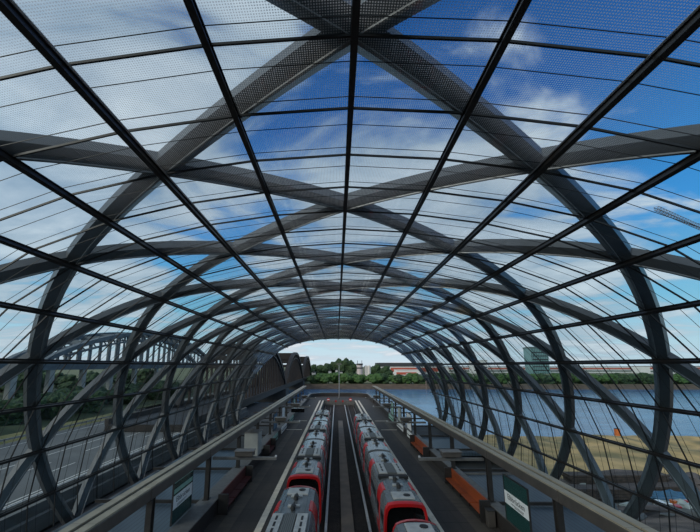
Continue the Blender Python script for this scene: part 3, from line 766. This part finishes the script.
# ------------------------------------------------------------------ bridges
def bridge(name, label, X0, X1, ys, rise, zdeck, mrib, mhang, y_start, y_stop, nh=11, ribw=.9, pier=True, columns=None, hw=.2):
    t = empty(name, (0, 0, 0))
    MB().box(X0-.8, X1+.8, y_start, y_stop, zdeck-1.1, zdeck, mrib).box(X1+.2, X1+.9, y_start, y_stop, zdeck, zdeck+.9, mhang).box(X0-.9, X0-.2, y_start, y_stop, zdeck, zdeck+.9, mhang).build('deck', t)
    for a, b in zip(ys[:-1], ys[1:]):
        for x in (X0, X1):
            def top(u): return zdeck+.6+rise*(1-(2*u-1)**2)**.86
            def low(u): return zdeck+.6+(rise-2.8)*max(0, 1-(2*u-1)**2)**1.0-.5
            mb = MB(); n = 28
            P = [(x, a+(b-a)*i/n, top(i/n)) for i in range(n+1)]
            rings = []
            for (px, py, pz) in P: rings.append([(px-ribw/2, py, pz-ribw*.8), (px+ribw/2, py, pz-ribw*.8), (px+ribw/2, py, pz), (px-ribw/2, py, pz)])
            mb.loft(rings, mrib)
            r2 = []
            for i in range(2, n-1):
                u = i/n; r2.append([(x-ribw*.4, a+(b-a)*u, low(u)-.5), (x+ribw*.4, a+(b-a)*u, low(u)-.5), (x+ribw*.4, a+(b-a)*u, low(u)), (x-ribw*.4, a+(b-a)*u, low(u))])
            mb.loft(r2, mrib)
            rib = mb.build('arch_rib', t)
            for i in range(1, nh+1):
                u = i/(nh+1); y = a+(b-a)*u
                h = MB().box(x-.25, x+.25, y-hw, y+hw, zdeck, top(u)-.3, mhang)
                u2 = min(.98, u+.5/(nh+1)); h.tube([(x, y, top(u)-.4), (x, a+(b-a)*u2, max(zdeck, low(u2)))], .2, mhang, 4)
                h.build('hanger', t)
        for u in (.16, .22, .28, .34, .40, .45, .5, .55, .60, .66, .72, .78, .84):
            y = a+(b-a)*u; z = zdeck+.6+rise*(1-(2*u-1)**2)**.86-.6
            MB().box(X0, X1, y-.3, y+.3, z-1.2, z+.2, mrib).tube([(X0, y, z-.3), ((X0+X1)/2, y+(b-a)*.03, z-.5), (X1, y, z-.3)], .3, mrib, 4).build('cross_beam', t)
    if pier:
        for y in ys: MB().box(X0-1.5, X1+1.5, y-5, y+5, -7.6, zdeck-1.1, 'dark_concrete').build('pier', t)
    if columns:
        for y in columns: MB().box(X1-.6, X1+.6, y-.8, y+.8, -1.4, zdeck-1.1, 'grey').build('column', t)
    tag(t, label, 'bridge'); return t
bridge('road_bridge', 'black iron road bridge with three tall arches over the river, left', -39, -26, (84, 171, 257, 343), 17.5, -.2, 'bridge', 'rust', 60, 380, nh=22, ribw=1.7, hw=.34)
bridge('railway_bridge', 'grey arched railway bridge on columns behind the left road', -88, -78, (88, 215), 13.5, 9.6, 'viaduct', 'viaduct', 20, 240, nh=26, ribw=1.6, hw=.4, pier=False, columns=(46, 58, 70, 82, 93, 105, 118, 132, 148))
# white truck left
t = empty('truck', (-70, 46, -.9))
MB().box(-1.2, 1.2, -4, 1.6, .9, 3.4, 'white', .05).build('cargo_box', t); MB().box(-1.15, 1.15, 1.8, 3.6, .7, 2.9, 'blue_sheet', .15).build('cab', t); MB().box(-1.0, 1.0, -4, 3.5, .5, .9, 'dark').build('chassis', t)
for yy in (-2.8, 2.7):
    for s in (-1, 1): MB().tube([(s*.85, yy, .5), (s*1.15, yy, .5)], .5, 'dark', 16).build('wheel', t)
tag(t, 'white box truck standing beyond the left road under the railway bridge', 'truck')

# ------------------------------------------------------------------ far buildings
def far(name, label, cat, Y, px0, px1, ytop, zbase, m, depth=20, roof=None):
    x0, x1 = wx(px0, Y), wx(px1, Y); zt = CH+(366-ytop)*Y/340/.983*.983
    t = empty(name, ((x0+x1)/2, Y, zbase)); h = zt-zbase; w = (x1-x0)/2
    MB().box(-w, w, 0, depth, 0, h, m).build('wall_block', t)
    MB().box(-w-.6, w+.6, -.6, depth+.6, h, h+max(.5, .06*h), roof or m).build('roof', t)
    tag(t, label, cat); return t, w, h
t, w, h = far('warehouse', 'long low warehouse with dark flat roof behind the far bank', 'warehouse', 620, 377, 440, 366.4, -4.2, 'shed_white', 40, 'shed_dark')
MB().box(-w-.7, w+.7, -1.4, 38, h, h+6.2, 'shed_dark').build('upper_storey', t)
MB().box(-w*.6, w*.85, -.5, 0, h*.28, h*.8, 'shed_red').build('red_front', t)
t, w, h = far('shed', 'pale shed with red front left of the green field', 'shed', 500, 395, 418, 370, -4.2, 'shed_white', 20, 'shed_white')
MB().box(-w, w*.7, -.4, 0, h*.2, h*.6, 'shed_red').build('red_front', t)
t, w, h = far('shed', 'grey-green shed with white roof line in the open end', 'shed', 420, 408, 440, 374, -4.2, 'shed_green', 20, 'shed_white')
t, w, h = far('depot', 'long depot with red and white stripes behind the right glass wall', 'depot', 700, 446, 640, 367, -4.2, 'shed_white', 40, 'shed_dark')
for z0, z1, m in ((.22, .42, 'shed_green'), (.60, .82, 'shed_red')): MB().box(-w, w, -.5, 0, h*z0, h*z1, m).build('stripe', t)
t, w, h = far('depot', 'long depot at the right picture edge beyond the river', 'depot', 640, 640, 790, 366.5, -4.2, 'shed_white', 40, 'shed_dark')
for z0, z1, m in ((.2, .4, 'shed_green'), (.62, .85, 'shed_red')): MB().box(-w, w, -.5, 0, h*z0, h*z1, m).build('stripe', t)
t, w, h = far('office_tower', 'greenish glass office tower behind the right glass wall', 'tower', 620, 527.5, 544, 349, -4.2, 'tower_glass', 25, 'shed_green')
for k in range(6): MB().box(-w*.9, w*.9, -.3, 0, h*(.12+.14*k), h*(.12+.14*k)+1.4, 'black_glass').build('window_row', t)
t, w, h = far('office_block', 'low pale office block left of the glass tower', 'building', 640, 470, 484, 361, -4.2, 'shed_white', 20)
for k in range(3): MB().box(-w*.9, w*.9, -.3, 0, h*(.2+.25*k), h*(.2+.25*k)+1.8, 'black_glass').build('window_row', t)
Y = 322
def cx(px): return wx(px, Y)
t = empty('control_tower', (cx(359.3), Y, -4.2)); r = (362.3-356.6)/2*Y/340
zt = (366-365.2)*Y/340+CH+4.2
MB().cyl(0, 0, 0, zt, r, 'silo_pink', 24).build('shaft', t); MB().cyl(0, 0, zt, zt+1.4, r*1.12, 'shed_dark', 24).build('top_ring', t)
MB().cyl(0, 0, zt-3.4, zt-2.2, r*1.02, 'shed_dark', 24).build('window_ring', t)
for x in (-r*.75, r*.75): MB().tube([(x, 0, zt+1.4), (x, 0, zt+4.2)], .22, 'dark', 6).build('antenna', t)
tag(t, 'round pale tower with two antennas on the far bank', 'tower')
for px, lab in ((365.6, 'tall white silo cylinder beside the round tower, left one'), (368.4, 'tall white silo cylinder beside the round tower, right one')):
    t = empty('silo', (cx(px), Y+2, -4.2)); zz = (366-366.3)*Y/340+CH+4.2
    MB().cyl(0, 0, 0, zz, 1.75, 'silo', 20).build('tank', t); MB().cyl(0, 0, zz, zz+.9, 1.75, 'silo', 20, .5).build('cap', t)
    tag(t, lab, 'silo', 'white silos')
# small white houses in the trees
for i, (px, yt, wd) in enumerate(((314, 371.5, 5), (330, 370, 4), (336.5, 369, 3), (341, 371, 4), (346, 374, 6))):
    Yh = 325; t = empty('house', (wx(px, Yh), Yh, -4.2)); h = (366-yt)*Yh/340+CH+4.2-1
    w = wd/2*Yh/340/1.4; MB().box(-w, w, 0, 6, 0, h, 'shed_white').build('wall_block', t); MB().loft([[(-w-.3, y, h), (w+.3, y, h), (0, y, h+1.6)] for y in (-.3, 6.3)], 'shed_dark').build('roof', t)
    tag(t, f"small white house among the far trees, {ORD[i]} from the left", 'house', 'white houses among the trees')
# mooring pole
t = MB().cyl(wx(423.5, 255), 255, -7.8, -1.0, .45, 'walkway', 10).build('mooring_pole'); tag(t, 'single pale mooring pole standing in the river, right', 'pole')

# ------------------------------------------------------------------ tower crane to the right
def lattice(mb, a, b, w, n, m, r=.09):
    a, b = Vector(a), Vector(b); t = (b-a).normalized(); u = t.cross(Vector((0, 0, 1))) if abs(t.z) < .9 else Vector((1, 0, 0)); u.normalize(); v = u.cross(t).normalized()
    c = [u*w+v*w, -u*w+v*w, -u*w-v*w, u*w-v*w]
    for q in c: mb.tube([a+q, b+q], r, m, 6)
    for i in range(n):
        p0 = a+(b-a)*i/n; p1 = a+(b-a)*(i+1)/n
        for k in range(4): mb.tube([p0+c[k], p1+c[(k+1) % 4]], r*.6, m, 4); mb.tube([p1+c[k], p1+c[(k+1) % 4]], r*.6, m, 4)
t = empty('tower_crane', (0, 0, 0)); MX, MY, HZ = 162, 134, 58.6
dv = Vector((101-MX, 102-MY, 0)).normalized()
mb = MB(); lattice(mb, (MX, MY, -7.4), (MX, MY, HZ-1), .9, 26, 'crane', .14); mb.build('mast', t)
mb = MB(); tip = Vector((101, 102, HZ)); lattice(mb, Vector((MX, MY, HZ)), tip, .55, 34, 'crane', .08); mb.build('jib', t)
mb = MB(); lattice(mb, Vector((MX, MY, HZ)), Vector((MX, MY, HZ))-dv*16, .7, 8, 'crane', .14); mb.build('counter_jib', t)
q = Vector((MX, MY, HZ))-dv*14; MB().box(q.x-1.5, q.x+1.5, q.y-1.5, q.y+1.5, HZ-3.5, HZ-.6, 'concrete').build('ballast_block', t)
q = Vector((MX, MY, HZ))+dv*2.4; MB().box(q.x-.9, q.x+.9, q.y-.9, q.y+.9, HZ-3.2, HZ-.9, 'white', .1).build('cab', t)
mb = MB(); apex = Vector((MX, MY, HZ+8)); mb.tube([(MX-.7, MY, HZ), apex], .18, 'crane', 6); mb.tube([(MX+.7, MY, HZ), apex], .18, 'crane', 6)
mb.tube([apex, Vector((MX, MY, HZ+.7))+dv*40], .06, 'dark', 5); mb.tube([apex, Vector((MX, MY, HZ+.7))-dv*15], .06, 'dark', 5); mb.build('tie_bars', t)
tag(t, 'tower crane whose lattice jib reaches in at the upper right', 'crane')

# ------------------------------------------------------------------ building site on the right
def site(px, py, z=-6.4):
    """where a line of sight through the photograph meets the site ground"""
    Dv = (py-366)*.983/340; d = (CH-z)/Dv; return (px-336.7)*d/340-.34, (d+.18*(CH-z))/.983
x, y = site(614, 434.5); t = empty('barrel_buoy', (x, y, -6.5)); MB().cyl(0, 0, 0, 1.5, .6, 'orange_paint', 18).build('body', t); MB().cyl(0, 0, 1.5, 1.6, .5, 'dark', 18).build('lid', t)
tag(t, 'orange barrel standing on the sand by the water', 'barrel')
rs = random.Random(9)
def plank_stack(px, py, ln, label, rz, n=5, m='plank'):
    x, y = site(px, py, -6.6); t = empty('plank_stack', (x, y, -6.75), rz)
    for i in range(n): MB().box(-ln/2+rs.uniform(-.3, .3), ln/2+rs.uniform(-.3, .3), -.9+rs.uniform(-.06, .06), .9, i*.3, i*.3+.24, m).build('plank_layer', t)
    tag(t, label, 'planks', 'plank stacks on the building site')
plank_stack(612, 482, 14, 'long dark plank stack on the site soil, farthest', .02); plank_stack(596, 494, 11, 'dark plank stack on the site soil, middle', -.03, 4); plank_stack(648, 489, 9, 'short dark plank stack beside the blue sheet', .08, 3)
def heap(px, py, w, h, m, label, name='rubble_heap', cat='rubble', seed=1):
    x, y = site(px, py, -6.6); bm = bmesh.new(); bmesh.ops.create_icosphere(bm, subdivisions=4, radius=1)
    for v in bm.verts:
        n = mnoise.fractal(v.co*2.2+Vector((seed, 0, 0)), 1, 2, 5); v.co = Vector((v.co.x*w*(1+.3*n), v.co.y*w*.6*(1+.3*n), max(-.2, v.co.z*h*(1+.6*n))))
    me = bpy.data.meshes.new(name); bm.to_mesh(me); bm.free(); me.materials.append(M[m]); o = bpy.data.objects.new(name, me); COL.objects.link(o); o.location = (x, y, -6.75)
    tag(o, label, cat, 'heaps on the building site')
heap(668, 497, 3.4, .7, 'blue_sheet', 'low heap under a blue sheet on the site', 'covered_heap', 'heap', 2)
heap(690, 508, 3.2, .9, 'pale_sheet', 'pale grey rubble heap at the right picture edge', seed=3)
heap(655, 516, 2.2, .5, 'pale_sheet', 'small pale rubble heap below the blue sheet', seed=4)
heap(625, 476, 4.5, .8, 'rubble', 'brown rubble heap at the edge of the sand', seed=5)
heap(686, 480, 4.0, .9, 'rubble', 'dark rubble heap right of the plank stacks', seed=6)
cols = ['white', 'red', 'pale_sheet', 'white', 'orange_paint', 'pale_sheet', 'white', 'red', 'rubble', 'white', 'pale_sheet', 'blue_sheet']
spots = ((664, 503), (672, 506), (679, 504), (684, 506), (668, 500), (660, 508), (676, 500), (683, 501), (690, 496), (655, 503), (650, 508), (696, 503))
cn = {'white': 'white', 'red': 'red', 'pale_sheet': 'pale grey', 'orange_paint': 'orange', 'rubble': 'brown', 'blue_sheet': 'blue'}
for i, ((px, py), m) in enumerate(zip(spots, cols)):
    x, y = site(px, py, -6.0); t = empty('crate', (x, y, -6.2), rs.uniform(0, 3)); a = rs.uniform(.25, .5)
    MB().box(-a, a, -a*.7, a*.7, 0, a*1.1, m, .03).build('body', t); MB().box(-a-.03, a+.03, -a*.7-.03, a*.7+.03, a*1.1, a*1.1+.06, m).build('lid', t)
    tag(t, f"small {cn[m]} crate among the site rubble", 'crate', f'{cn[m]} crates on the site')

# scattered rubble blocks
blocks = []
for v in range(3):
    bm = bmesh.new(); bmesh.ops.create_icosphere(bm, subdivisions=2, radius=.5)
    for q in bm.verts: q.co = Vector((q.co.x*1.3, q.co.y*.9, q.co.z*.6))*(1+.5*mnoise.noise(q.co*2+Vector((v*5, 0, 0))))
    me = bpy.data.meshes.new('rubble_block'); bm.to_mesh(me); bm.free(); me.materials.append(M[('rubble', 'pale_sheet', 'concrete')[v]]); blocks.append(me)
bl = ('brown', 'pale grey', 'dark grey')
for i in range(70):
    v = i % 3; px = rs.uniform(575, 700); py = rs.uniform(474, 520)
    x, y = site(px, py, -6.4); h = mnoise.fractal(Vector((x*.09+11, y*.09, 0)), 1.0, 2.0, 5)*1.1
    o = bpy.data.objects.new('rubble_block', blocks[v]); COL.objects.link(o); k = rs.uniform(.5, 1.5)
    o.location = (x, y, -6.7+h+.1); o.scale = (k*rs.uniform(.8, 2.2), k, k*rs.uniform(.6, 1)); o.rotation_euler = (0, 0, rs.uniform(-.5, .5))
    tag(o, f"{bl[v]} rubble block lying on the dark site soil", 'rubble', f'{bl[v]} rubble blocks on the site')
